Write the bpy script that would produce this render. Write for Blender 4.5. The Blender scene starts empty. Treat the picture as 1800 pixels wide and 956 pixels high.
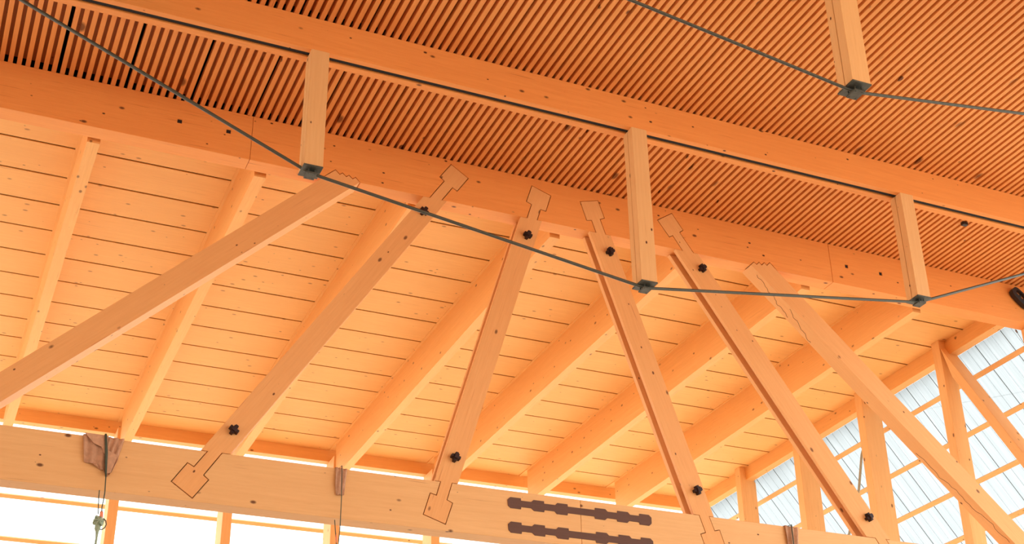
import bpy, bmesh, math, random
from mathutils import Vector, Matrix
S = bpy.context.scene
C = S.collection
rnd = random.Random(7)

# ------------------------------------------------------------------ camera
CAMR = [[0.91480892, -0.40363933, -0.01413937],
        [0.17700377, 0.43213727, -0.88426639],
        [0.36303485, 0.80643206, 0.46676872]]      # rows: right, down, forward
cd = bpy.data.cameras.new('camera')
cam = bpy.data.objects.new('camera', cd); C.objects.link(cam); S.camera = cam
cd.sensor_fit = 'HORIZONTAL'; cd.sensor_width = 36.0; cd.lens = 36.0 * 2399.38 / 1800.0
cd.clip_start = 0.1; cd.clip_end = 500
r_, d_, f_ = [Vector(q) for q in CAMR]
cam.matrix_world = Matrix(((r_.x, -d_.x, -f_.x, 0), (r_.y, -d_.y, -f_.y, 0), (r_.z, -d_.z, -f_.z, 0), (0, 0, 0, 1)))

# ------------------------------------------------------------------ light
S.view_settings.view_transform = 'Standard'; S.view_settings.look = 'None'
S.view_settings.gamma = 1.0; S.view_settings.use_curve_mapping = False
S.view_settings.exposure = 0.91
w = bpy.data.worlds.new('overcast_sky'); S.world = w; w.use_nodes = True
wb = w.node_tree.nodes['Background']
wb.inputs[0].default_value = (0.94, 0.975, 1.0, 1); wb.inputs[1].default_value = 1.9

# ------------------------------------------------------------------ materials
def nodes(name):
    m = bpy.data.materials.new(name); m.use_nodes = True
    nt = m.node_tree; return m, nt, nt.nodes, nt.links, nt.nodes['Principled BSDF']
def wood(name, base, streak=0.5, knot=1.0, rough=0.6, kscale=9.0, dark=(0.10, 0.022, 0.005)):
    m, nt, N, L, P = nodes(name)
    tc = N.new('ShaderNodeTexCoord'); oi = N.new('ShaderNodeObjectInfo')
    off = N.new('ShaderNodeVectorMath'); off.operation = 'SCALE'
    comb = N.new('ShaderNodeCombineXYZ')
    for i in range(3): L.new(oi.outputs['Random'], comb.inputs[i])
    L.new(comb.outputs[0], off.inputs[0]); off.inputs['Scale'].default_value = 37.0
    add = N.new('ShaderNodeVectorMath'); add.operation = 'ADD'
    L.new(tc.outputs['Object'], add.inputs[0]); L.new(off.outputs[0], add.inputs[1])
    def mapped(sc):
        mp = N.new('ShaderNodeMapping'); mp.inputs['Scale'].default_value = sc
        L.new(add.outputs[0], mp.inputs[0]); return mp.outputs[0]
    def noise(sc, scale, det, rgh=0.5):
        n = N.new('ShaderNodeTexNoise'); L.new(mapped(sc), n.inputs['Vector'])
        n.inputs['Scale'].default_value = scale; n.inputs['Detail'].default_value = det
        n.inputs['Roughness'].default_value = rgh; return n.outputs[0]
    def rng(src, a, b, c, d):
        r = N.new('ShaderNodeMapRange'); L.new(src, r.inputs[0])
        for i, v in enumerate((a, b, c, d)): r.inputs[i + 1].default_value = v
        return r.outputs[0]
    def mixc(fac, A, B):
        x = N.new('ShaderNodeMix'); x.data_type = 'RGBA'
        if isinstance(fac, float): x.inputs[0].default_value = fac
        else: L.new(fac, x.inputs[0])
        for s, v in ((6, A), (7, B)):
            if isinstance(v, tuple): x.inputs[s].default_value = (*v, 1)
            else: L.new(v, x.inputs[s])
        return x.outputs[2]
    b = Vector(base)
    light = tuple(min(1, v * 1.06) for v in b); drk = (b.x * 0.93, b.y * 0.80, b.z * 0.68)
    grain = rng(noise((0.5, 9, 9), 5.0, 6, 0.6), 0.3, 0.72, 0, 1)
    patch = rng(noise((0.35, 2.2, 2.2), 1.6, 3), 0.35, 0.7, 0, 0.6)
    col = mixc(grain, light, tuple(b[i] * 0.5 + drk[i] * 0.5 for i in range(3)))
    col = mixc(patch, col, tuple(b[i] * 0.6 + drk[i] * 0.4 for i in range(3)))
    if streak:                                              # resin streaks along the grain
        st = rng(noise((0.55, 20, 20), 3.0, 2, 0.4), 0.70, 0.78, 0, streak)
        col = mixc(st, col, (b.x * 0.55, b.y * 0.33, b.z * 0.25))
    if knot:                                                # small dark pin knots
        v = N.new('ShaderNodeTexVoronoi'); v.feature = 'F1'
        L.new(mapped((0.62, 1.0, 1.0)), v.inputs['Vector']); v.inputs['Scale'].default_value = kscale
        vr = N.new('ShaderNodeSeparateColor'); L.new(v.outputs['Color'], vr.inputs[0])
        size = rng(vr.outputs[0], 0, 1, -0.01, 0.125)
        sub = N.new('ShaderNodeMath'); sub.operation = 'SUBTRACT'; L.new(size, sub.inputs[0]); L.new(v.outputs['Distance'], sub.inputs[1])
        k = rng(sub.outputs[0], 0.0, 0.035, 0, knot)
        col = mixc(k, col, dark)
        v2 = N.new('ShaderNodeTexVoronoi'); v2.feature = 'F1'
        L.new(mapped((0.55, 1.0, 1.0)), v2.inputs['Vector']); v2.inputs['Scale'].default_value = kscale * 0.55
        k2 = rng(v2.outputs['Distance'], 0.10, 0.05, 0, knot * 0.9)
        col = mixc(k2, col, dark)
    L.new(col, P.inputs['Base Color']); P.inputs['Roughness'].default_value = rough
    P.inputs['Specular IOR Level'].default_value = 0.25
    bp = N.new('ShaderNodeBump'); bp.inputs['Strength'].default_value = 0.12; bp.inputs['Distance'].default_value = 0.01
    L.new(grain, bp.inputs['Height']); L.new(bp.outputs[0], P.inputs['Normal'])
    return m
BASE = (0.86, 0.335, 0.085)
M = {}
M['beam'] = wood('spruce_beam', BASE, 0.55)
M['deck'] = wood('spruce_deck_plank', (0.90, 0.48, 0.155), 0.45, 0.6)
M['board'] = wood('spruce_board_slot_shade', (0.50, 0.19, 0.055), 0.4, 0.6)  # colour darkened to hold the shade between the slats
M['slat'] = wood('spruce_slat', (0.86, 0.37, 0.11), 0.5, 0.9, kscale=3.6)
M['stud'] = wood('spruce_stud', (0.88, 0.50, 0.20), 0.4, 0.9)
M['rafter'] = wood('spruce_rafter', (0.88, 0.455, 0.15), 0.4, 0.8)
M['post'] = wood('spruce_post', (0.81, 0.475, 0.20), 0.4)
M['brace'] = wood('spruce_brace', (0.83, 0.42, 0.155), 0.5, 0.9)
M['key'] = wood('smoked_oak_key', (0.135, 0.07, 0.05), 0.3, 0.0, 0.7)
M['peg'] = wood('dark_oak_peg', (0.035, 0.016, 0.014), 0.2, 0.0, 0.5)
def plain(name, col, rough=0.6, metal=0.0, var=0.15, scale=30):
    m, nt, N, L, P = nodes(name)
    tc = N.new('ShaderNodeTexCoord'); n = N.new('ShaderNodeTexNoise'); n.inputs['Scale'].default_value = scale
    n.inputs['Detail'].default_value = 4; L.new(tc.outputs['Object'], n.inputs['Vector'])
    x = N.new('ShaderNodeMix'); x.data_type = 'RGBA'; L.new(n.outputs[0], x.inputs[0])
    x.inputs[6].default_value = (*[c * (1 - var) for c in col], 1); x.inputs[7].default_value = (*[min(1, c * (1 + var)) for c in col], 1)
    L.new(x.outputs[2], P.inputs['Base Color']); P.inputs['Roughness'].default_value = rough; P.inputs['Metallic'].default_value = metal
    return m
M['void'] = plain('black_membrane_and_shade', (0.012, 0.010, 0.010), 0.95)  # roof and edge black, also the painted shade in beam gaps
M['plug'] = plain('black_plug_and_shade', (0.015, 0.008, 0.008), 0.8)  # square plugs, also the painted shade in rafter notches
M['steel'] = plain('galvanised_steel', (0.085, 0.09, 0.072), 0.5, 0.3, 0.5, 40)
M['cable'] = plain('weathered_steel_cable', (0.085, 0.088, 0.065), 0.5, 0.3, 0.25, 60)
M['wire'] = plain('thin_steel_wire', (0.22, 0.23, 0.24), 0.4, 0.5)
M['canvas'] = plain('brown_canvas', (0.58, 0.32, 0.185), 0.95, 0, 0.3, 25)
M['rope'] = plain('sage_green_rope', (0.33, 0.42, 0.29), 0.9, 0, 0.3, 60)
M['cord'] = plain('dark_green_cord', (0.07, 0.09, 0.06), 0.8)
M['red'] = plain('red_tape', (0.85, 0.28, 0.15), 0.6)
M['black'] = plain('black_lamp_metal', (0.015, 0.015, 0.018), 0.4)
M['crack'] = plain('drying_crack', (0.12, 0.035, 0.012), 0.9)
M['prop'] = plain('weathered_prop', (0.36, 0.33, 0.24), 0.8)
M['aisle'] = plain('pale_bounce_floor', (0.72, 0.62, 0.47), 0.6, 0, 0.08, 1.5)
M['ground'] = plain('pale_bounce_ground', (0.70, 0.63, 0.52), 0.8, 0, 0.08, 1.5)
M['floor'] = plain('warm_bounce_floor', (0.27, 0.145, 0.065), 0.6, 0, 0.08, 1.5)
M['gasket'] = plain('grey_gasket', (0.10, 0.11, 0.12), 0.6)
def sheet(name, tint, clear, stri):
    m, nt, N, L, P = nodes(name); out = N['Material Output']; N.remove(P)
    tc = N.new('ShaderNodeTexCoord'); oi = N.new('ShaderNodeObjectInfo')
    sc = N.new('ShaderNodeVectorMath'); sc.operation = 'MULTIPLY_ADD'
    cb = N.new('ShaderNodeCombineXYZ')
    for i in range(3): L.new(oi.outputs['Random'], cb.inputs[i])
    L.new(cb.outputs[0], sc.inputs[0]); sc.inputs[1].default_value = (19, 19, 19); L.new(tc.outputs['Object'], sc.inputs[2])
    mp = N.new('ShaderNodeMapping'); mp.inputs['Scale'].default_value = (0.6, 30, 1); L.new(sc.outputs[0], mp.inputs[0])
    n = N.new('ShaderNodeTexNoise'); n.inputs['Scale'].default_value = 1.6; n.inputs['Detail'].default_value = 5; L.new(mp.outputs[0], n.inputs['Vector'])
    r = N.new('ShaderNodeMapRange'); L.new(n.outputs[0], r.inputs[0]); r.inputs[1].default_value = 0.42; r.inputs[2].default_value = 0.68
    r.inputs[3].default_value = 0; r.inputs[4].default_value = stri
    x = N.new('ShaderNodeMix'); x.data_type = 'RGBA'; L.new(r.outputs[0], x.inputs[0])
    x.inputs[6].default_value = (*tint, 1); x.inputs[7].default_value = (0.99, 0.99, 0.99, 1)
    tr = N.new('ShaderNodeBsdfTransparent'); tl = N.new('ShaderNodeBsdfTranslucent'); ms = N.new('ShaderNodeMixShader')
    L.new(x.outputs[2], tr.inputs[0]); L.new(x.outputs[2], tl.inputs[0]); ms.inputs[0].default_value = 1 - clear
    L.new(tr.outputs[0], ms.inputs[1]); L.new(tl.outputs[0], ms.inputs[2]); L.new(ms.outputs[0], out.inputs[0])
    return m
M['poly'] = sheet('ribbed_polycarbonate', (0.525, 0.54, 0.535), 0.55, 0.13)
M['clear'] = sheet('clear_polycarbonate', (0.93, 0.96, 0.96), 0.8, 0.4)
M['rib'] = sheet('polycarbonate_rib', (0.80, 0.82, 0.83), 0.8, 0.1)

# ------------------------------------------------------------------ builders
# Everything is laid out in building axes: x along the beams, y out to the eave, z up;
# the whole roof falls 1.45 degrees towards the eave.
FALL = math.tan(math.radians(-1.45))
def W(p): return Vector((p[0], p[1], p[2] + p[1] * FALL))
def frame(grain, up=(0, 0, 1)):
    X = Vector(grain).normalized(); U = Vector(up)
    if abs(X.dot(U)) > 0.95: U = Vector((0, 1, 0))
    Y = U.cross(X).normalized(); Z = X.cross(Y)
    return Matrix((X, Y, Z)).transposed()
def mesh_obj(name, vs, fs, mat, grain=(1, 0, 0), parent=None, bevel=0.0):
    """vs in building axes"""
    P = [W(v) for v in vs]
    c = sum(P, Vector()) / len(P)
    R = frame(grain).to_4x4(); Mx = Matrix.Translation(c) @ R; inv = Mx.inverted()
    me = bpy.data.meshes.new(name)
    bm = bmesh.new()
    bv = [bm.verts.new(inv @ p) for p in P]
    for f in fs: bm.faces.new([bv[i] for i in f])
    bmesh.ops.recalc_face_normals(bm, faces=bm.faces)
    if bevel:
        es = [e for e in bm.edges if len(e.link_faces) == 2 and e.calc_face_angle() > 0.5]
        bmesh.ops.bevel(bm, geom=es, offset=bevel, segments=1, affect='EDGES')
    bm.to_mesh(me); bm.free(); me.materials.append(mat)
    o = bpy.data.objects.new(name, me); C.objects.link(o)
    if parent is not None:
        o.parent = parent; o.matrix_basis = parent.matrix_basis.inverted() @ Mx if parent.type == 'EMPTY' else (WM[parent.name].inverted() @ Mx)
    else: o.matrix_basis = Mx
    WM[o.name] = Mx
    return o
WM = {}
def boxv(x0, x1, y0, y1, z0, z1):
    return [(x, y, z) for x in (x0, x1) for y in (y0, y1) for z in (z0, z1)]
BF = [(0, 1, 3, 2), (4, 6, 7, 5), (0, 4, 5, 1), (2, 3, 7, 6), (0, 2, 6, 4), (1, 5, 7, 3)]
def box(name, x0, x1, y0, y1, z0, z1, mat, grain=(1, 0, 0), parent=None, bevel=0.0):
    return mesh_obj(name, boxv(x0, x1, y0, y1, z0, z1), BF, mat, grain, parent, bevel)
def prism_y(name, poly, y0, y1, mat, grain=(1, 0, 0), parent=None, bevel=0.0):   # poly in (x, z)
    n = len(poly)
    vs = [(p[0], y0, p[1]) for p in poly] + [(p[0], y1, p[1]) for p in poly]
    fs = [tuple(range(n)), tuple(range(2 * n - 1, n - 1, -1))] + [(i, (i + 1) % n, n + (i + 1) % n, n + i) for i in range(n)]
    return mesh_obj(name, vs, fs, mat, grain, parent, bevel)
def prism_x(name, poly, x0, x1, mat, grain=(0, 1, 0), parent=None, bevel=0.0):   # poly in (y, z)
    n = len(poly)
    vs = [(x0, p[0], p[1]) for p in poly] + [(x1, p[0], p[1]) for p in poly]
    fs = [tuple(range(n)), tuple(range(2 * n - 1, n - 1, -1))] + [(i, (i + 1) % n, n + (i + 1) % n, n + i) for i in range(n)]
    return mesh_obj(name, vs, fs, mat, grain, parent, bevel)
def tube(name, pts, r, mat, parent=None, seg=8, radii=None):
    P = [Vector(p) for p in pts]; vs = []; fs = []
    for i, p in enumerate(P):
        d = (P[min(i + 1, len(P) - 1)] - P[max(i - 1, 0)]).normalized()
        a = d.cross(Vector((0, 1, 0.1))).normalized(); b = d.cross(a).normalized()
        rr = radii[i] if radii else r
        for k in range(seg):
            t = 2 * math.pi * k / seg; q = p + (a * math.cos(t) + b * math.sin(t)) * rr; vs.append(tuple(q))
    for i in range(len(P) - 1):
        for k in range(seg): fs.append((i * seg + k, i * seg + (k + 1) % seg, (i + 1) * seg + (k + 1) % seg, (i + 1) * seg + k))
    fs.append(tuple(range(seg))); fs.append(tuple(range((len(P) - 1) * seg, len(P) * seg)))
    gr = P[-1] - P[0]
    o = mesh_obj(name, vs, fs, mat, gr if gr.length > 1e-3 else (1, 0, 0), parent)
    for f in o.data.polygons: f.use_smooth = len(f.vertices) == 4
    return o
def empty(name, p, label=None, cat=None, group=None, kind=None):
    o = bpy.data.objects.new(name, None); C.objects.link(o); o.empty_display_size = 0.2
    o.matrix_basis = Matrix.Translation(W(p)); WM[o.name] = o.matrix_basis.copy()
    return tag(o, label, cat, group, kind)
def tag(o, label=None, cat=None, group=None, kind=None):
    if label: o['label'] = label
    if cat: o['category'] = cat
    if group: o['group'] = group
    if kind: o['kind'] = kind
    return o
def dup(o, name, shift, parent=None):
    """copy of one mesh object, shifted in building axes"""
    c = o.copy(); c.name = name; C.objects.link(c)
    s = Vector((shift[0], shift[1], shift[2] + shift[1] * FALL))
    Mx = Matrix.Translation(s) @ WM[o.name]; WM[c.name] = Mx
    c.parent = parent
    c.matrix_basis = (WM[parent.name].inverted() @ Mx) if parent is not None else Mx
    return c
def cut(o, polys, y0, y1):
    """cut pockets (polygons in x, z) into a mesh, for the inlaid joints"""
    for poly in polys:
        k = prism_y('cutter', poly, y0, y1, M['void'])
        md = o.modifiers.new('cut', 'BOOLEAN'); md.operation = 'DIFFERENCE'; md.solver = 'EXACT'; md.object = k
        bpy.context.view_layer.update()
        dg = bpy.context.evaluated_depsgraph_get()
        me = bpy.data.meshes.new_from_object(o.evaluated_get(dg)); o.modifiers.clear(); o.data = me
        bpy.data.objects.remove(k)
    if len(o.data.materials) == 0: o.data.materials.append(M['beam'])
def grow(poly, e):
    """offset a simple polygon outwards by e"""
    n = len(poly); A = sum(poly[i][0] * poly[(i + 1) % n][1] - poly[(i + 1) % n][0] * poly[i][1] for i in range(n))
    s = 1 if A > 0 else -1; out = []
    for i in range(n):
        p0, p1, p2 = Vector(poly[i - 1]), Vector(poly[i]), Vector(poly[(i + 1) % n])
        a = (p1 - p0).normalized(); b = (p2 - p1).normalized()
        na = Vector((a.y, -a.x)) * s; nb = Vector((b.y, -b.x)) * s
        m = (na + nb); m = m / max(0.3, m.dot(na)) if m.length > 1e-6 else na
        q = p1 + m * e; out.append((q.x, q.y))
    return out
ORD = ['first', 'second', 'third', 'fourth', 'fifth', 'sixth', 'seventh', 'eighth', 'ninth', 'tenth']

# ------------------------------------------------------------------ ground and roof shell
GZ = -1.7
g = box('floor', -25, 14.2, -14, 13.6, GZ - 0.1, GZ, M['floor']); tag(g, kind='structure')  # unseen nave floor, dark warm colour chosen for a dim warm bounce
g = box('floor', -25, 14.2, 13.6, 22.2, GZ - 0.1, GZ, M['aisle']); tag(g, kind='structure')  # unseen aisle floor, made pale to bounce light up to the planks
g = box('ground', -90, 90, -90, 90, GZ - 0.3, GZ - 0.1, M['ground']); tag(g, kind='structure')  # unseen ground, made pale to bounce light up under the eave
for g in ('floor', 'floor.001', 'ground'):
    o = bpy.data.objects[g]; zz = GZ - (0.2 if g == 'ground' else 0.05); q = o.matrix_basis.translation.copy(); o.matrix_basis = Matrix.Translation((q.x, q.y, zz))
rf = box('roof', -25, 13.3, -14, 21.1, 8.78, 8.84, M['void']); tag(rf, kind='structure')
for (a, b, c, d, e) in ((-25, -2.62, -14, 20.9, 8.56), (-2.62, 13.1, -14, 6.6, 8.56)):
    q = box('ceiling', a, b, c, d, e, e + 0.04, M['deck']); tag(q, kind='structure')  # unseen roof underside, extended to shade the nave and give warm bounce
# unseen far walls, added to cut nave light: timber above, open bands below
tag(box('wall_back_unseen', -25, 13.1, -14.2, -14, 4.6, 8.6, M['deck']), kind='structure')
tag(box('wall_left_unseen', -25.2, -25, -14, 21, 6.0, 8.6, M['deck'], (0, 1, 0)), kind='structure')

# aisle ceiling: planks between the rafters, black gaps between planks
RX = [-0.87, 0.845, 2.562, 4.285, 6.012, 7.735, 9.46, 11.168]         # left faces of the rafters
RW = 0.128
ce = empty('ceiling', (6, 16, 8.54), kind='structure')
seam = [12.1, 12.725, 13.35, 13.975, 14.59, 15.215, 15.83, 16.45, 17.065, 17.695, 18.30, 18.96, 19.60, 20.25, 20.84]
GAP = 0.030
bays = [(RX[i] + RW * 0.5, RX[i + 1] + RW * 0.5) for i in range(7)] + [(RX[7] + RW * 0.5, 13.13)]
bays[0] = (-2.6, bays[0][1])
first = {}
for bi, (xa, xb) in enumerate(bays):
    for k in range(len(seam) - 1):
        y0, y1 = seam[k] + GAP / 2, seam[k + 1] - GAP / 2
        o = box('plank', xa + 0.001, xb - 0.001, y0, y1, 8.54, 8.553 + 0.001 * (k % 2), M['deck'], (1, 0, 0), ce)

# slatted ceiling over the nave: boards, each carrying eight slats, black gaps between boards
PW = 0.664
def slat_field(x_start, n, y0, y1, yb0, yb1):
    e = empty('ceiling', (x_start, y0, 8.514), kind='structure')
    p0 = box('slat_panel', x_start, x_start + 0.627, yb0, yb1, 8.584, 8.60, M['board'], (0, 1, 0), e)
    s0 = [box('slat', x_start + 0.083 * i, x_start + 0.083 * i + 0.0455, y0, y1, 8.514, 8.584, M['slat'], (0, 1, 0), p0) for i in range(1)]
    for k in range(n):
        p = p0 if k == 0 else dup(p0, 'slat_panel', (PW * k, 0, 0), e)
        for i in range(8):
            if k == 0 and i == 0: continue
            dup(s0[0], 'slat', (PW * k + 0.083 * i, 0, 0), p)
slat_field(0.469 - 2 * PW, 21, 10.30, 12.10, 10.44, 11.985)
slat_field(0.469 + 1 * PW, 17, 6.9, 10.285, 7.1, 10.215)

# ------------------------------------------------------------------ truss chords
tabs_top = {
 'D2': [(4.443, 7.975), (4.607, 8.223), (4.554, 8.263), (4.682, 8.452), (4.881, 8.323), (4.754, 8.132), (4.698, 8.166), (4.573, 7.975)],
 'D3': [(5.602, 7.973), (5.662, 8.163), (5.6, 8.19), (5.67, 8.407), (5.898, 8.329), (5.832, 8.117), (5.765, 8.126), (5.717, 7.97)],
 'D4': [(6.466, 7.978), (6.415, 8.127), (6.353, 8.112), (6.281, 8.337), (6.505, 8.401), (6.577, 8.189), (6.518, 8.163), (6.581, 7.978)],
 'D5': [(7.612, 7.963), (7.483, 8.156), (7.435, 8.127), (7.296, 8.317), (7.493, 8.45), (7.624, 8.255), (7.575, 8.216), (7.742, 7.974)]}
tabs_bot = {
 'D2': [(2.429, 4.766), (2.273, 4.524), (2.323, 4.486), (2.196, 4.302), (2.001, 4.431), (2.124, 4.619), (2.186, 4.588), (2.303, 4.764)],
 'D3': [(4.714, 4.761), (4.66, 4.577), (4.719, 4.55), (4.649, 4.337), (4.426, 4.407), (4.492, 4.624), (4.557, 4.608), (4.6, 4.756)],
 'D4': [(7.653, 4.759), (7.709, 4.601), (7.771, 4.616), (7.85, 4.37), (7.625, 4.30), (7.542, 4.549), (7.603, 4.573), (7.541, 4.756)],
 'D5': [(9.963, 4.757), (10.10, 4.56), (10.15, 4.60), (10.31, 4.38), (10.10, 4.26), (9.93, 4.47), (9.985, 4.51), (9.826, 4.758)]}
bodies = {   # top-left, top-right, bottom-right, bottom-left of the plank, (x, z)
 'D2': [(4.362, 7.974), (4.634, 7.974), (2.505, 4.757), (2.230, 4.757)],
 'D3': [(5.522, 7.974), (5.779, 7.974), (4.779, 4.757), (4.537, 4.757)],
 'D4': [(6.378, 7.974), (6.650, 7.974), (7.718, 4.757), (7.472, 4.757)],
 'D5': [(7.498, 7.974), (7.808, 7.974), (10.030, 4.757), (9.704, 4.757)]}
teeth1 = [(3.264, 7.975), (3.363, 8.066), (3.411, 8.018), (3.442, 8.046), (3.484, 8.007), (3.514, 8.033), (3.556, 7.997), (3.587, 8.024), (3.633, 7.975)]
teeth6 = [(8.545, 7.974), (8.590, 8.019), (8.627, 7.991), (8.665, 8.030), (8.698, 7.998), (8.741, 8.040), (8.775, 8.007), (8.820, 8.057), (8.907, 7.974)]
ZA0, ZA1, ZL0, ZL1, Y0, Y1 = 7.974, 8.513, 4.266, 4.757, 12.0, 12.2
PLY = 0.045
up = empty('chord_beam', (6, 12.1, ZA0), 'broad upper truss beam crossing the picture between the slatted and the boarded ceiling, diagonals inlaid below', 'beam')
lo = empty('chord_beam', (6, 12.1, ZL0), 'pale lower truss beam along the bottom edge with two dark inlaid bars', 'beam')
ext = [(-3.5, 2.441), (2.445, 9.729), (9.733, 13.3)]
upseg = [box('beam_segment', a, b, Y0, Y1, ZA0, ZA1, M['beam'], (1, 0, 0), up, 0.003) for a, b in ext]
loseg = [box('beam_segment', a, b, Y0, Y1, ZL0, ZL1, M['post'], (1, 0, 0), lo, 0.003) for a, b in ((-3.5, 6.1255), (6.1285, 12.84))]
def extend(poly, z):     # run the open neck past the beam edge so that the pocket is open there
    p = [tuple(q) for q in poly]
    def go(a, b): d = (b[0] - a[0], b[1] - a[1]); l = math.hypot(*d); return (b[0] + d[0] / l * 0.05, b[1] + d[1] / l * 0.05)
    return [go(p[1], p[0])] + p[1:-1] + [go(p[-2], p[-1])]
E_ = 0.009
cut(upseg[1], [grow(extend(tabs_top[k], 0), E_) for k in tabs_top], 11.9, Y0 + PLY + 0.03)
def tooth_poly(t): return grow([(t[0][0] - 0.04, 7.93)] + t[0:] + [(t[-1][0] + 0.04, 7.93)], 0.009)
cut(upseg[1], [tooth_poly(teeth1), tooth_poly(teeth6)], 11.9, 12.12)
cut(loseg[0], [grow(extend(tabs_bot[k], 0), E_) for k in ('D2', 'D3')], 11.9, Y0 + PLY + 0.03)
cut(loseg[1], [grow(extend(tabs_bot[k], 0), E_) for k in ('D4', 'D5')], 11.9, Y0 + PLY + 0.03)
for (x, z) in ((1.692, 8.256), (2.198, 8.260), (9.973, 8.244), (10.493, 8.244)):      # black square holes
    sg = upseg[0] if x < 2.44 else upseg[2]
    cut(sg, [[(x - 0.024, z - 0.024), (x + 0.024, z - 0.024), (x + 0.024, z + 0.024), (x - 0.024, z + 0.024)]], 11.9, 12.05)
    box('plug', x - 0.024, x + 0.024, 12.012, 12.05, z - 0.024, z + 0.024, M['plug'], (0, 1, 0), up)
key = [(5.311, 4.66), (5.341, 4.689), (5.456, 4.689), (5.459, 4.665), (5.570, 4.665), (5.597, 4.689), (5.713, 4.689), (5.715, 4.664), (5.838, 4.665), (5.862, 4.689), (5.977, 4.689), (5.980, 4.665),
       (6.288, 4.666), (6.291, 4.689), (6.409, 4.689), (6.435, 4.665), (6.545, 4.665), (6.549, 4.688), (6.671, 4.688), (6.696, 4.663), (6.805, 4.663), (6.809, 4.687), (6.918, 4.687), (6.948, 4.660),
       (6.947, 4.597), (6.919, 4.571), (6.805, 4.572), (6.803, 4.595), (6.686, 4.596), (6.662, 4.573), (6.546, 4.574), (6.541, 4.596), (6.431, 4.597), (6.403, 4.573), (6.288, 4.574), (6.283, 4.597),
       (5.980, 4.597), (5.974, 4.574), (5.856, 4.573), (5.831, 4.598), (5.719, 4.599), (5.713, 4.576), (5.602, 4.576), (5.571, 4.600), (5.461, 4.600), (5.456, 4.576), (5.343, 4.576), (5.316, 4.600)]
for dz in (0, -0.252):
    tag(prism_y('splice_key', [(x + (0.003 if dz else 0), z + dz) for x, z in key], 11.993, 12.03, M['key'], (1, 0, 0), lo), 'dark brown inlaid bar with stepped notches')

# ------------------------------------------------------------------ diagonals
info = {'D2': 'second diagonal from the left, leaning right, a dark cross peg near each end',
        'D3': 'steep double plank diagonal above the left end of the dark bars, third from the left',
        'D4': 'fourth diagonal from the left, double plank dropping right behind the middle hanging post cable',
        'D5': 'fifth diagonal from the left, long double plank falling right to the lower beam end'}
pegs = {'D2': ((4.362, 7.771), (2.515, 4.991)), 'D3': ((5.589, 7.738), (4.742, 5.021)), 'D4': ((6.621, 7.743), (7.524, 5.023)), 'D5': ((7.839, 7.775), (9.753, 4.984))}
def cross_prism(name, c, d, y0, y1, parent):
    a = Vector((d[0], d[1])).normalized(); b = Vector((-a.y, a.x)); s, l = 0.016, 0.048
    pts = [(s, l), (s, s), (l, s), (l, -s), (s, -s), (s, -l), (-s, -l), (-s, -s), (-l, -s), (-l, s), (-s, s), (-s, l)]
    poly = [(c[0] + a.x * p[1] + b.x * p[0], c[1] + a.y * p[1] + b.y * p[0]) for p in pts]
    return prism_y(name, poly, y0, y1, M['peg'], (d[0], 0, d[1]), parent, 0.002)
for k in ('D2', 'D3', 'D4', 'D5'):
    b = bodies[k]; t = tabs_top[k]; l = tabs_bot[k]
    dx = ((b[0][0] + b[1][0] - b[2][0] - b[3][0]) / 2, 0, b[0][1] - b[2][1])
    e = empty('diagonal_brace', (b[3][0], 12.1, b[3][1]), info[k], 'diagonal brace')
    # outline: left shoulder, tab, right shoulder, down, right lower shoulder, tab, left lower shoulder
    z1, z0 = ZA0 - 0.004, ZL1 + 0.004
    def clampz(pt, z, o): # slide an end of the neck to height z
        return (pt[0] + (o[0] - pt[0]) * (z - pt[1]) / (o[1] - pt[1]), z)
    def on(p, q, z): return (p[0] + (q[0] - p[0]) * (z - p[1]) / (q[1] - p[1]), z)
    poly = [on(b[0], b[3], z1), clampz(t[0], z1, t[1])] + t[1:-1] + [clampz(t[-1], z1, t[-2]), on(b[1], b[2], z1),
            on(b[1], b[2], z0), clampz(l[0], z0, l[1])] + l[1:-1] + [clampz(l[-1], z0, l[-2]), on(b[0], b[3], z0)]
    prism_y('plank', poly, Y0 - 0.001, Y0 + PLY, M['brace'], dx, e)
    prism_y('plank', [on(b[0], b[3], z1), on(b[1], b[2], z1), on(b[1], b[2], z0), on(b[0], b[3], z0)], Y0 + 0.132, Y0 + 0.188, M['brace'], dx, e, 0.002)
    for p in pegs[k]:
        cross_prism('peg', p, (dx[0], dx[2]), 11.945, 12.165, e)
        ax = Vector((dx[0], dx[2])).normalized(); bx = Vector((-ax.y, ax.x)); s = 0.021
        prism_y('peg', [(p[0] + ax.x * u * s * 1.25 + bx.x * v * s, p[1] + ax.y * u * s * 1.25 + bx.y * v * s) for u, v in ((1, 1), (1, -1), (-1, -1), (-1, 1))],
                11.925, 12.19, M['peg'], (0, 1, 0), e, 0.002)
# the two thick single struts with saw-tooth heels
def lerp(a, b, t): return (a[0] + (b[0] - a[0]) * t, a[1] + (b[1] - a[1]) * t)
d6L = [(8.545, 7.974), (11.869, 4.909)]; d6R = [(8.907, 7.974), (12.042, 5.073)]
xb = lambda L, x: (x, L[0][1] + (L[1][1] - L[0][1]) * (x - L[0][0]) / (L[1][0] - L[0][0]))
strut6 = teeth6 + [xb(d6R, 12.84), xb(d6L, 12.62)]
e = empty('diagonal_brace', (12, 12.1, 5), 'thick single strut with saw-tooth heel running down to the bottom right corner', 'diagonal brace')
o = prism_y('plank', [(x, z) for x, z in strut6], Y0 - 0.0005, Y1, M['brace'], (0.735, 0, -0.678), e)
def xz_on(L, t): return (L[0][0] + (L[1][0] - L[0][0]) * t, L[0][1] + (L[1][1] - L[0][1]) * t)
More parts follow.
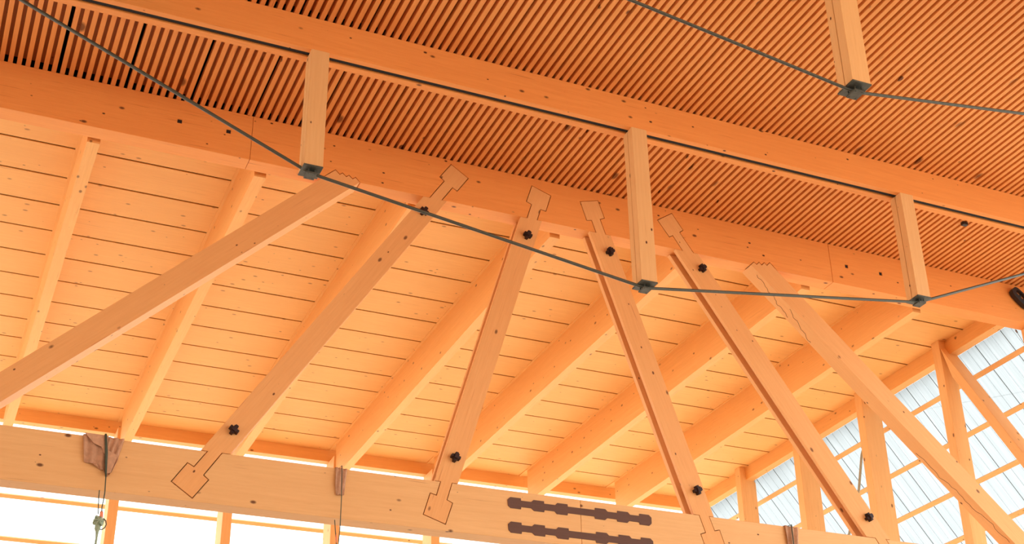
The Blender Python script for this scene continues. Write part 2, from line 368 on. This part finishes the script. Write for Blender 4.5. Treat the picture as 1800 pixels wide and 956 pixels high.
# drying cracks on its lower face, thin wavy splits
nrm = Vector((-0.678, -0.735))
def crack(t0, t1, ya, yb, seed, amp):
    r = random.Random(seed); n = 26; pts = []
    y = ya
    for i in range(n + 1):
        f = i / n; p = xz_on(d6L, t0 + (t1 - t0) * f)
        y = ya + (yb - ya) * f + amp * math.sin(f * 19 + seed) * 0.6 + r.uniform(-amp, amp) * 0.5
        pts.append((p[0] + nrm.x * 0.0005, y, p[1] + nrm.y * 0.0005))
    tube('crack', pts, 0.0022, M['crack'], e, 5)
crack(0.03, 0.17, 12.04, 12.16, 1, 0.02)
crack(0.155, 0.26, 12.05, 12.18, 4, 0.016)
crack(0.66, 0.99, 12.17, 12.04, 3, 0.03)
d1T = [(3.264, 7.975), (0.497, 5.337)]; d1B = [(3.633, 7.975), (0.496, 5.013)]
strut1 = [xb(d1T, -0.11), teeth1[0]] + teeth1[1:] + [xb(d1B, 0.222)]
e = empty('diagonal_brace', (0.0, 12.1, 4.8), 'thick single strut with saw-tooth heel leaving the picture at the left edge', 'diagonal brace')
prism_y('plank', strut1, Y0 - 0.0005, Y1, M['brace'], (0.724, 0, 0.69), e)

# ------------------------------------------------------------------ nave beams, hanging posts, tie cables
def nave_beam(y, x0, x1, label):
    e = empty('ceiling_beam', ((x0 + x1) / 2, y, 8.142), label, 'beam')
    box('plank', x0, x1, y, y + 0.065, 8.142, 8.5135, M['beam'], (1, 0, 0), e, 0.003)
    box('gap_shade_strip', x0 + 0.01, x1 - 0.01, y + 0.066, y + 0.112, 8.152, 8.50, M['void'], (1, 0, 0), e)  # black strip stands in for the shade between the two planks
    box('plank', x0, x1, y + 0.131, y + 0.212, 8.142, 8.5135, M['beam'], (1, 0, 0), e, 0.003)
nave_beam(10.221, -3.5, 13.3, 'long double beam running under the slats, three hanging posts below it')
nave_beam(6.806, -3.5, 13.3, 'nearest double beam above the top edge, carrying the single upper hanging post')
def hanging_post(x1, y, zb, label):
    wd = 0.176; x0 = x1 - wd
    e = empty('hanging_post', ((x0 + x1) / 2, y + 0.09, zb), label, 'post')
    # front plank housed 3 mm proud of the beam face
    box('plank', x0, x1, y - 0.004, y + 0.088, zb, 8.142 + 0.003, M['post'], (0, 0, 1), e, 0.003)
    box('plank', x0, x1, y + 0.095, y + 0.178, zb, 8.142 + 0.003, M['post'], (0, 0, 1), e, 0.003)
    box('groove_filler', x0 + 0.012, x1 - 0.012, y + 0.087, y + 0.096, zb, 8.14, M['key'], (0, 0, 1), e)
    cx = (x0 + x1) / 2
    p = mesh_obj('clamp_plate', boxv(x0 - 0.002, x1 + 0.002, y - 0.01, y + 0.19, zb - 0.014, zb), BF, M['steel'], (1, 0, 0), e, 0.002)
    mesh_obj('clamp_block', boxv(cx - 0.048, cx + 0.048, y + 0.032, y + 0.146, zb - 0.062, zb - 0.046), BF, M['steel'], (1, 0, 0), e, 0.002)
    for sx in (-0.03, 0.03):
        for sy in (0.048, 0.13):
            tube('bolt', [(cx + sx, y + sy, zb - 0.01), (cx + sx, y + sy, zb - 0.068)], 0.006, M['steel'], e, 6)
    return e
PB = [(2.745, 6.872, 'left hanging post under the long double beam, cable clamped to its foot'),
      (6.155, 6.368, 'longest hanging post, in the middle of the picture, reaching over the fourth diagonal'),
      (9.570, 6.858, 'right hanging post under the long double beam, in front of the two black square holes')]
for x1, zb, lb in PB: hanging_post(x1, 10.221, zb, lb)
hanging_post(6.149, 6.806, 6.376, 'nearest hanging post coming down from the top edge at right, against the slats')
def cable(name, pts, r, label):
    P = [Vector(p) for p in pts]; out = []
    for i, p in enumerate(P):                      # ease the bends
        if 0 < i < len(P) - 1:
            a = (P[i - 1] - p).normalized(); b = (P[i + 1] - p).normalized()
            out += [p + a * 0.07, p + a * 0.02 + b * 0.02, p + b * 0.07]
        else: out.append(p)
    o = tube(name, out, r, M['cable'], None, 10); return tag(o, label, 'cable')
cable('tie_cable', [(-1.6, 10.312, 8.66), (2.657, 10.312, 6.872 - 0.03), (6.067, 10.312, 6.368 - 0.03), (9.482, 10.312, 6.858 - 0.03), (12.9, 10.312, 8.24)], 0.0155,
      'dark cable strung below the three hanging posts, from top left to the right edge')
cable('tie_cable', [(-1.0, 6.897, 8.2), (2.657, 6.897, 6.845), (6.061, 6.897, 6.345), (9.482, 6.897, 6.85), (12.9, 6.897, 8.24)], 0.0125,
      'short stretch of cable at top right, clamped to the nearest hanging post')

# ------------------------------------------------------------------ rafters and eave blocks
rl = ['first rafter from the left, ending near the left edge of the picture', 'second rafter from the left, crossed by the thick left strut',
      'third rafter from the left, mostly behind the second diagonal', 'fourth rafter from the left, foot beside the narrow brown sleeve on the lower beam',
      'fifth rafter from the left, foot beside the third diagonal', 'sixth rafter from the left, crossed by the fourth and fifth diagonals',
      'rightmost deep rafter, crossed by the thick right strut, before the window wall']
RZ0, RZ1, RY1 = 7.974, 8.54, 20.5
def rafter(x):
    prof = [(12.2, 8.42), (12.285, 8.42), (12.285, RZ0), (RY1, RZ0), (RY1, RZ1), (12.2, RZ1)]
    return None
r0 = None
for i in range(1, 8):
    e = empty('rafter', (RX[i], 16, RZ0), rl[i - 1], 'rafter', 'rafters of the boarded ceiling')
    prof = [(12.2, 8.42), (12.285, 8.42), (12.285, RZ0), (RY1, RZ0), (RY1, RZ1), (12.2, RZ1)]
    if r0 is None:
        r0 = prism_x('timber', prof, RX[i], RX[i] + RW, M['rafter'], (0, 1, 0), e)
        k0 = box('cleat', RX[i] - 0.034, RX[i], 12.2, 20.79, 8.528, 8.54, M['deck'], (0, 1, 0), e)
        h0 = box('notch_shade', RX[i] + 0.004, RX[i] + RW - 0.004, 12.203, 12.245, 8.03, 8.41, M['plug'], (0, 0, 1), e)  # black filler put into the rafter notch as its shade
        RB = RX[i]
    else:
        dup(r0, 'timber', (RX[i] - RB, 0, 0), e); dup(k0, 'cleat', (RX[i] - RB, 0, 0), e); dup(h0, 'notch_shade', (RX[i] - RB, 0, 0), e)
for i in range(8):
    xa = (-2.6 if i == 0 else RX[i] + RW * 0.5); xb_ = (RX[i + 1] + RW * 0.5 if i < 7 else 12.985)
    lab = ['eave block left of the first rafter, at the very left edge', 'eave block between the first and second rafters, above the crumpled brown cloth', 'eave block between the second and third rafters', 'eave block between the third and fourth rafters',
           'eave block between the fourth and fifth rafters, left of the third diagonal foot', 'eave block between the fifth and sixth rafters, above the left end of the dark bars', 'eave block between the sixth and seventh rafters', 'eave block right of the last rafter, behind the fourth diagonal foot'][i]
    tag(box('eave_block', xa + 0.001, xb_ - 0.001, 20.79, 20.935, 8.337, 8.5395, M['rafter'], (1, 0, 0)), lab, 'timber block', 'eave blocks')
tag(box('edge_beam', 12.985, 13.138, 12.2, 20.935, 8.31, 8.5395, M['rafter'], (0, 1, 0), None, 0.002), 'shallow roof edge beam climbing to the right above the slanted window wall', 'beam')

tag(box('trim_light_seal_1', 13.14, 13.3, -14, 21.1, 8.42, 8.775, M['void'], (0, 1, 0)), kind='structure')  # unseen edge boards, added to keep sky light out above the planks
tag(box('trim_light_seal_2', -25, 13.135, 20.94, 21.1, 8.45, 8.775, M['void']), kind='structure')
# ------------------------------------------------------------------ studs and posts of the outer walls
studs = [(19.07, 13.18, 'leftmost window-wall stud, short, just right of the fourth diagonal foot'), (17.33, 13.22, 'second window-wall stud from the left, behind the fifth diagonal'),
         (15.60, 13.22, 'third window-wall stud from the left, beside the thin grey prop'), (13.75, 13.11, 'tall window-wall stud at right where the raking brace starts')]
for y, xr, lb in studs:
    tag(box('wall_stud', 12.874, xr, y, y + 0.157, GZ + 0.45, 8.5395, M['stud'], (0, 0, 1), None, 0.003), lb, 'stud', 'studs of the window wall')
tag(box('wall_stud', 12.874, 13.16, 12.03, 12.2, GZ + 0.4, 7.973, M['stud'], (0, 0, 1), None, 0.003), 'sliver of a stud at the right edge under the upper truss beam', 'stud', 'studs of the window wall')
for i, (xa, lb) in enumerate(((2.519, 'first window post from the left below the lower beam, beside the knotted rope'), (4.246, 'second window post from the left below the lower beam'),
                (5.983, 'third window post from the left below the lower beam, behind the thin cords'), (7.70, 'last window post showing under the lower beam, barely in the picture'))):
    tag(box('window_post', xa, xa + 0.147, 20.5, 20.92, GZ + 0.7, 8.335, M['stud'], (0, 0, 1), None, 0.003), lb, 'post', 'window posts of the eave wall')
dy, dz = -0.497, -0.868
def off(p, t): return (p[0] + dy * t, p[1] + dz * t)
pU = (13.74, 8.415); pL = (13.60, 7.905)
tag(prism_x('raking_brace', [pU, off(pU, 4.6), off(pL, 4.1), pL], 12.874, 13.11, M['stud'], (0, dy, dz), None, 0.003),
    'raking brace leaning down to the right edge from the tall window-wall stud', 'brace')
tag(tube('prop_rod', [(13.15, 15.75, 8.2), (13.15, 16.11, 7.705), (13.15, 16.29, 7.21), (13.15, 16.68, 6.6), (13.15, 17.0, 6.1)], 0.02, M['prop'], None, 8),
    'thin grey slanted prop between the second and third window-wall studs', 'rod')

# ------------------------------------------------------------------ sloping glazing, gable side and eave side
TH = math.radians(51.7); CS, SN = math.cos(TH), math.sin(TH)
def gp(t, y, o=0.0): return (13.14 + CS * t + SN * o, y, 8.31 - SN * t + CS * o)      # o: outwards
def ep(t, x, o=0.0): return (x, 20.93 + CS * t + SN * o, 8.337 - SN * t + CS * o)
def slab(name, P, a0, a1, t0, t1, o0, o1, mat, grain, parent=None):
    vs = [P(t, a, o) for a in (a0, a1) for t in (t0, t1) for o in (o0, o1)]
    return mesh_obj(name, vs, BF, mat, grain, parent)
ORD2 = ['highest', 'second highest', 'third', 'fourth', 'lowest']
for i, t in enumerate((0.413, 1.075, 1.737, 2.400, 3.06)):
    tag(slab('glazing_rail', gp, 11.2, 20.93, t - 0.070, t, -0.045, 0.0, M['stud'], (0, 1, 0)),
        ['highest rail across the slanted window wall at right', 'second rail down on the slanted window wall, crossing behind the tall stud', 'third rail down on the slanted window wall, right of the third stud',
         'fourth rail down on the slanted window wall, near the bottom right', 'lowest rail of the slanted window wall'][i], 'rail', 'rails of the window wall')
for i, t in enumerate((0.483, 1.163, 1.844)):
    tag(slab('glazing_rail', ep, -2.6, 12.9, t - 0.062, t, -0.045, 0.0, M['stud'], (1, 0, 0)),
        ['topmost eave window rail, hidden right behind the lower truss beam', 'thin window rail just below the lower truss beam at bottom left', 'thin window rail touching the bottom left edge of the picture'][i], 'rail', 'rails of the eave windows')
w1 = empty('window_1', (13.14, 16, 7), kind='structure'); w2 = empty('window_2', (5, 21, 7), kind='structure')
gdir = (CS, 0, -SN)
yj = [13.335 + 0.513 * k for k in range(-4, 16)]
for k in range(len(yj) - 1):
    a, b = yj[k] + 0.0025, yj[k + 1] - 0.0025
    slab('pane', gp, a, b, 0.0, 3.5, 0.004, 0.012, M['poly'], gdir, w1)
    slab('joint_strip', gp, yj[k] - 0.0025, yj[k] + 0.0025, 0.0, 3.5, 0.001, 0.010, M['gasket'], gdir, w1)
vs, fs = [], []
for k in range(len(yj) - 1):
    for q in (1 / 3, 2 / 3):
        y = yj[k] + 0.513 * q; n = len(vs)
        vs += [gp(t, yy, o) for yy in (y - 0.004, y + 0.004) for t in (0, 3.5) for o in (0.0, 0.004)]
        fs += [tuple(n + i for i in f) for f in BF]
tag(mesh_obj('rib', vs, fs, M['rib'], gdir, w1), kind='stuff')
xj = [-2.6 + 0.513 * k for k in range(31)]
for k in range(30):
    slab('pane', ep, xj[k] + 0.002, xj[k + 1] - 0.002, 0.0, 3.5, 0.004, 0.012, M['clear'], (0, CS, -SN), w2)

# thin wires outside and inside the gable
tag(tube('stay_wire', [(13.9, 16.4, 8.50), (14, 15.834, 8.437), (14, 15.135, 8.251), (14, 14.084, 7.960), (14, 13.441, 7.791), (14, 12.3, 7.49)], 0.0035, M['wire'], None, 6), 'thin wire rising gently across the window wall behind the raking brace', 'wire')
e = empty('stay_wire', (12.9, 12.5, 7.9), 'thin wire with a small joint hanging from the upper beam at the right edge', 'wire')
tube('wire', [(12.9, 12.33, 8.08), (12.9, 12.20, 7.75), (12.9, 11.9, 7.1)], 0.003, M['wire'], e, 6)
tube('shackle', [(12.9, 12.31, 8.03), (12.9, 12.295, 7.99)], 0.011, M['wire'], e, 6)

# ------------------------------------------------------------------ cloths, cords and fittings
def cloth(name, outline, y, label, seed):
    """draped cloth: outline (x, z) on the front face, folded over the beam top"""
    r = random.Random(seed); n = 9; m = 12; vs = []; fs = []
    L, Rr = outline
    for j in range(m + 1):
        f = j / m
        def at(line):
            s = f * (len(line) - 1); i = min(int(s), len(line) - 2); u = s - i
            return (line[i][0] + (line[i + 1][0] - line[i][0]) * u, line[i][1] + (line[i + 1][1] - line[i][1]) * u)
        a, b = at(L), at(Rr)
        for i in range(n + 1):
            g_ = i / n
            bulge = 0.010 + 0.018 * abs(math.sin(g_ * 7 + seed + f * 2.2)) * (0.3 + f) + 0.012 * math.sin(g_ * 15 + f * 5)
            vs.append((a[0] + (b[0] - a[0]) * g_, y - max(0.004, bulge), a[1] + (b[1] - a[1]) * g_ + 0.006 * math.sin(g_ * 11 + seed) * f))
    top = len(vs)
    for i in range(n + 1):
        v = vs[i]; vs.append((v[0], y + 0.2, ZL1 + 0.006))
    for j in range(m):
        for i in range(n):
            a = j * (n + 1) + i; fs.append((a, a + 1, a + n + 2, a + n + 1))
    for i in range(n): fs.append((i + 1, i, top + i, top + i + 1))
    o = mesh_obj(name, vs, fs, M['canvas'], (0, 0, 1))
    sd = o.modifiers.new('thickness', 'SOLIDIFY'); sd.thickness = 0.004
    for f in o.data.polygons: f.use_smooth = True
    return tag(o, label, 'cloth')
c1 = cloth('protective_cloth', ([(1.179, 4.764), (1.195, 4.64), (1.217, 4.504), (1.31, 4.50)], [(1.40, 4.764), (1.40, 4.64), (1.41, 4.50), (1.435, 4.40)]), 12.0,
      'crumpled brown cloth, wide left flap folded over the lower beam at bottom left', 1)
cloth('protective_cloth', ([(1.40, 4.764), (1.40, 4.66), (1.41, 4.53), (1.425, 4.40)], [(1.539, 4.764), (1.52, 4.66), (1.50, 4.56), (1.455, 4.43)]), 11.997,
      'narrow right flap of brown cloth tapering to a point beside the dark cord', 5)
cloth('protective_cloth', ([(3.516, 4.761), (3.521, 4.60), (3.532, 4.487)], [(3.633, 4.756), (3.622, 4.60), (3.606, 4.487)]), 12.0,
      'narrow brown cardboard sleeve over the lower beam below the fourth rafter', 3)
cloth('protective_cloth', ([(8.600, 4.762), (8.61, 4.60), (8.63, 4.40)], [(8.775, 4.757), (8.77, 4.60), (8.765, 4.40)]), 12.0,
      'brown cloth fold over the lower beam right of the fourth diagonal foot', 4)
prism_y('fold', [(1.188, 4.768), (1.395, 4.766), (1.398, 4.585), (1.372, 4.60), (1.345, 4.655), (1.275, 4.678), (1.235, 4.72)], 11.955, 11.963, M['canvas'], (0, 0, 1), c1)
prism_y('fold', [(1.405, 4.630), (1.500, 4.590), (1.488, 4.562), (1.452, 4.425), (1.408, 4.41)], 11.955, 11.963, M['canvas'], (0, 0, 1), c1)
yc = 11.945
tag(tube('cord', [(1.366, 12.06, 4.775), (1.366, yc, 4.770), (1.392, yc, 4.60), (1.414, yc, 4.38)], 0.011, M['cord'], None, 8, [0.008, 0.010, 0.013, 0.007]), 'thick dark cord lying over the crumpled brown cloth', 'cord')
tag(tube('cord', [(1.414, yc, 4.385), (1.423, yc, 4.236), (1.420, yc, 4.16), (1.415, yc, 4.10), (1.418, yc, 4.062)], 0.005, M['cord'], None, 6), 'thin cord falling from the crumpled cloth to the red tag', 'cord')
tag(tube('cord', [(1.378, 11.97, 4.26), (1.380, 11.97, 4.184), (1.394, 11.97, 4.045)], 0.0045, M['cord'], None, 6), 'short thin cord reaching down to the round green knot', 'cord')
tag(tube('cord', [(3.563, 12.06, 4.77), (3.566, 11.94, 4.765), (3.576, 11.94, 4.47), (3.580, 11.955, 4.18), (3.571, 11.955, 4.01), (3.56, 11.955, 3.9)], 0.0045, M['cord'], None, 6), 'thin cord hanging over the narrow brown sleeve', 'cord')
tag(tube('cord', [(3.532, 11.98, 4.24), (3.536, 11.97, 4.17), (3.557, 11.97, 4.0), (3.565, 11.97, 3.9)], 0.0045, M['cord'], None, 6), 'second thinner cord slanting under the narrow brown sleeve', 'cord')
tag(tube('cord', [(8.655, 12.06, 4.77), (8.668, 11.95, 4.765), (8.670, 11.95, 4.557), (8.66, 11.95, 4.35)], 0.007, M['cord'], None, 6), 'cord over the brown cloth fold right of the fourth diagonal', 'cord')
tag(tube('red_tag', [(1.418, 11.955, 4.072), (1.419, 11.955, 4.060), (1.421, 11.955, 4.012), (1.420, 11.955, 4.000)], 0.010, M['red'], None, 8, [0.006, 0.015, 0.016, 0.014]), 'small red tag above the round green knot', 'tag')
tag(tube('red_tag', [(3.548, 11.96, 4.095), (3.550, 11.96, 4.05), (3.552, 11.96, 4.02)], 0.009, M['red'], None, 8, [0.005, 0.009, 0.004]), 'tiny red tag on the cords below the narrow sleeve', 'tag')
e = empty('knotted_rope', (1.405, 11.96, 3.97), 'green rope with a round knot hanging at the bottom left', 'rope')
def knot(cx, cy, cz, R):
    bm = bmesh.new(); bmesh.ops.create_icosphere(bm, subdivisions=3, radius=R)
    vs = []; 
    for v in bm.verts:
        s = 1 + 0.10 * math.sin(9 * math.atan2(v.co.z, v.co.x) + 30 * v.co.y / R * 0.2) ; vs.append((cx + v.co.x * s, cy + v.co.y * 0.7 * s, cz + v.co.z * s))
    fs = [tuple(x.index for x in f.verts) for f in bm.faces]; bm.free(); return vs, fs
vs, fs = knot(1.404, 11.955, 3.975, 0.045); o = mesh_obj('knot', vs, fs, M['rope'], (0, 0, 1), e)
for f in o.data.polygons: f.use_smooth = True
for s, (a, b) in enumerate(((-0.8, 0.5), (0.3, -0.6), (1.2, 0.3))):        # turns of rope around the ball
    tube('rope_turn', [(1.404 + 0.046 * math.cos(t) * math.cos(a), 11.952 + 0.040 * math.sin(t), 3.975 + 0.046 * math.cos(t) * math.sin(a) + 0.012 * math.sin(2 * t)) for t in [i * math.pi / 8 for i in range(17)]], 0.007, M['rope'], e, 6)
tube('loop', [(1.440, 11.95, 4.005), (1.462, 11.95, 3.985), (1.470, 11.95, 3.955), (1.462, 11.95, 3.925), (1.440, 11.95, 3.905), (1.415, 11.95, 3.905)], 0.005, M['cord'], e, 6)
tube('rope_tail', [(1.404, 11.955, 3.94), (1.400, 11.955, 3.905), (1.403, 11.955, 3.88), (1.404, 11.955, 3.83), (1.403, 11.955, 3.78), (1.395, 11.955, 3.70)], 0.010, M['rope'], e, 8, [0.026, 0.024, 0.014, 0.010, 0.010, 0.010])
# small black sensor on the slats and black ring lamp at the right edge
tag(box('ceiling_sensor', 10.955, 11.03, 10.925, 10.975, 8.47, 8.5135, M['black'], (1, 0, 0), None, 0.004), 'small black box fixed under the slats right of the third hanging post', 'sensor')
e = empty('spotlight', (12.70, 11.95, 8.32), 'black oblong lamp on the upper truss beam at the right edge', 'lamp')
def ringpoly(cx, cz, a, b, ang, n=20):
    out = []
    for i in range(n):
        t = 2 * math.pi * i / n; u = a * math.copysign(abs(math.cos(t)) ** 0.6, math.cos(t)); v = b * math.copysign(abs(math.sin(t)) ** 0.6, math.sin(t))
        out.append((cx + u * math.cos(ang) - v * math.sin(ang), cz + u * math.sin(ang) + v * math.cos(ang)))
    return out
def ring(name, A, B, y0, y1, mat, parent):
    n = len(A); vs = [(p[0], y, p[1]) for y in (y0, y1) for P_ in (A, B) for p in P_]; fs = []
    for i in range(n):
        j = (i + 1) % n
        fs += [(i, j, n + j, n + i), (2 * n + i, 3 * n + i, 3 * n + j, 2 * n + j), (i, 2 * n + i, 2 * n + j, j), (n + i, n + j, 3 * n + j, 3 * n + i)]
    return mesh_obj(name, vs, fs, mat, (1, 0, 0), parent)
an = math.radians(-42)
ring('housing', ringpoly(12.72, 8.30, 0.160, 0.078, an), ringpoly(12.735, 8.31, 0.118, 0.034, an), 11.92, 11.985, M['black'], e)
prism_y('reflector', ringpoly(12.735, 8.31, 0.118, 0.034, an), 11.965, 11.985, M['beam'], (1, 0, 0), e)
box('bracket', 12.76, 12.86, 11.93, 11.999, 8.205, 8.225, M['black'], (1, 0, 0), e)
for i in range(2): tube('lamp_bulb', [(12.70 + 0.05 * i, 11.945, 8.33 - 0.045 * i), (12.73 + 0.05 * i, 11.945, 8.315 - 0.045 * i)], 0.012, M['black'], e, 8)
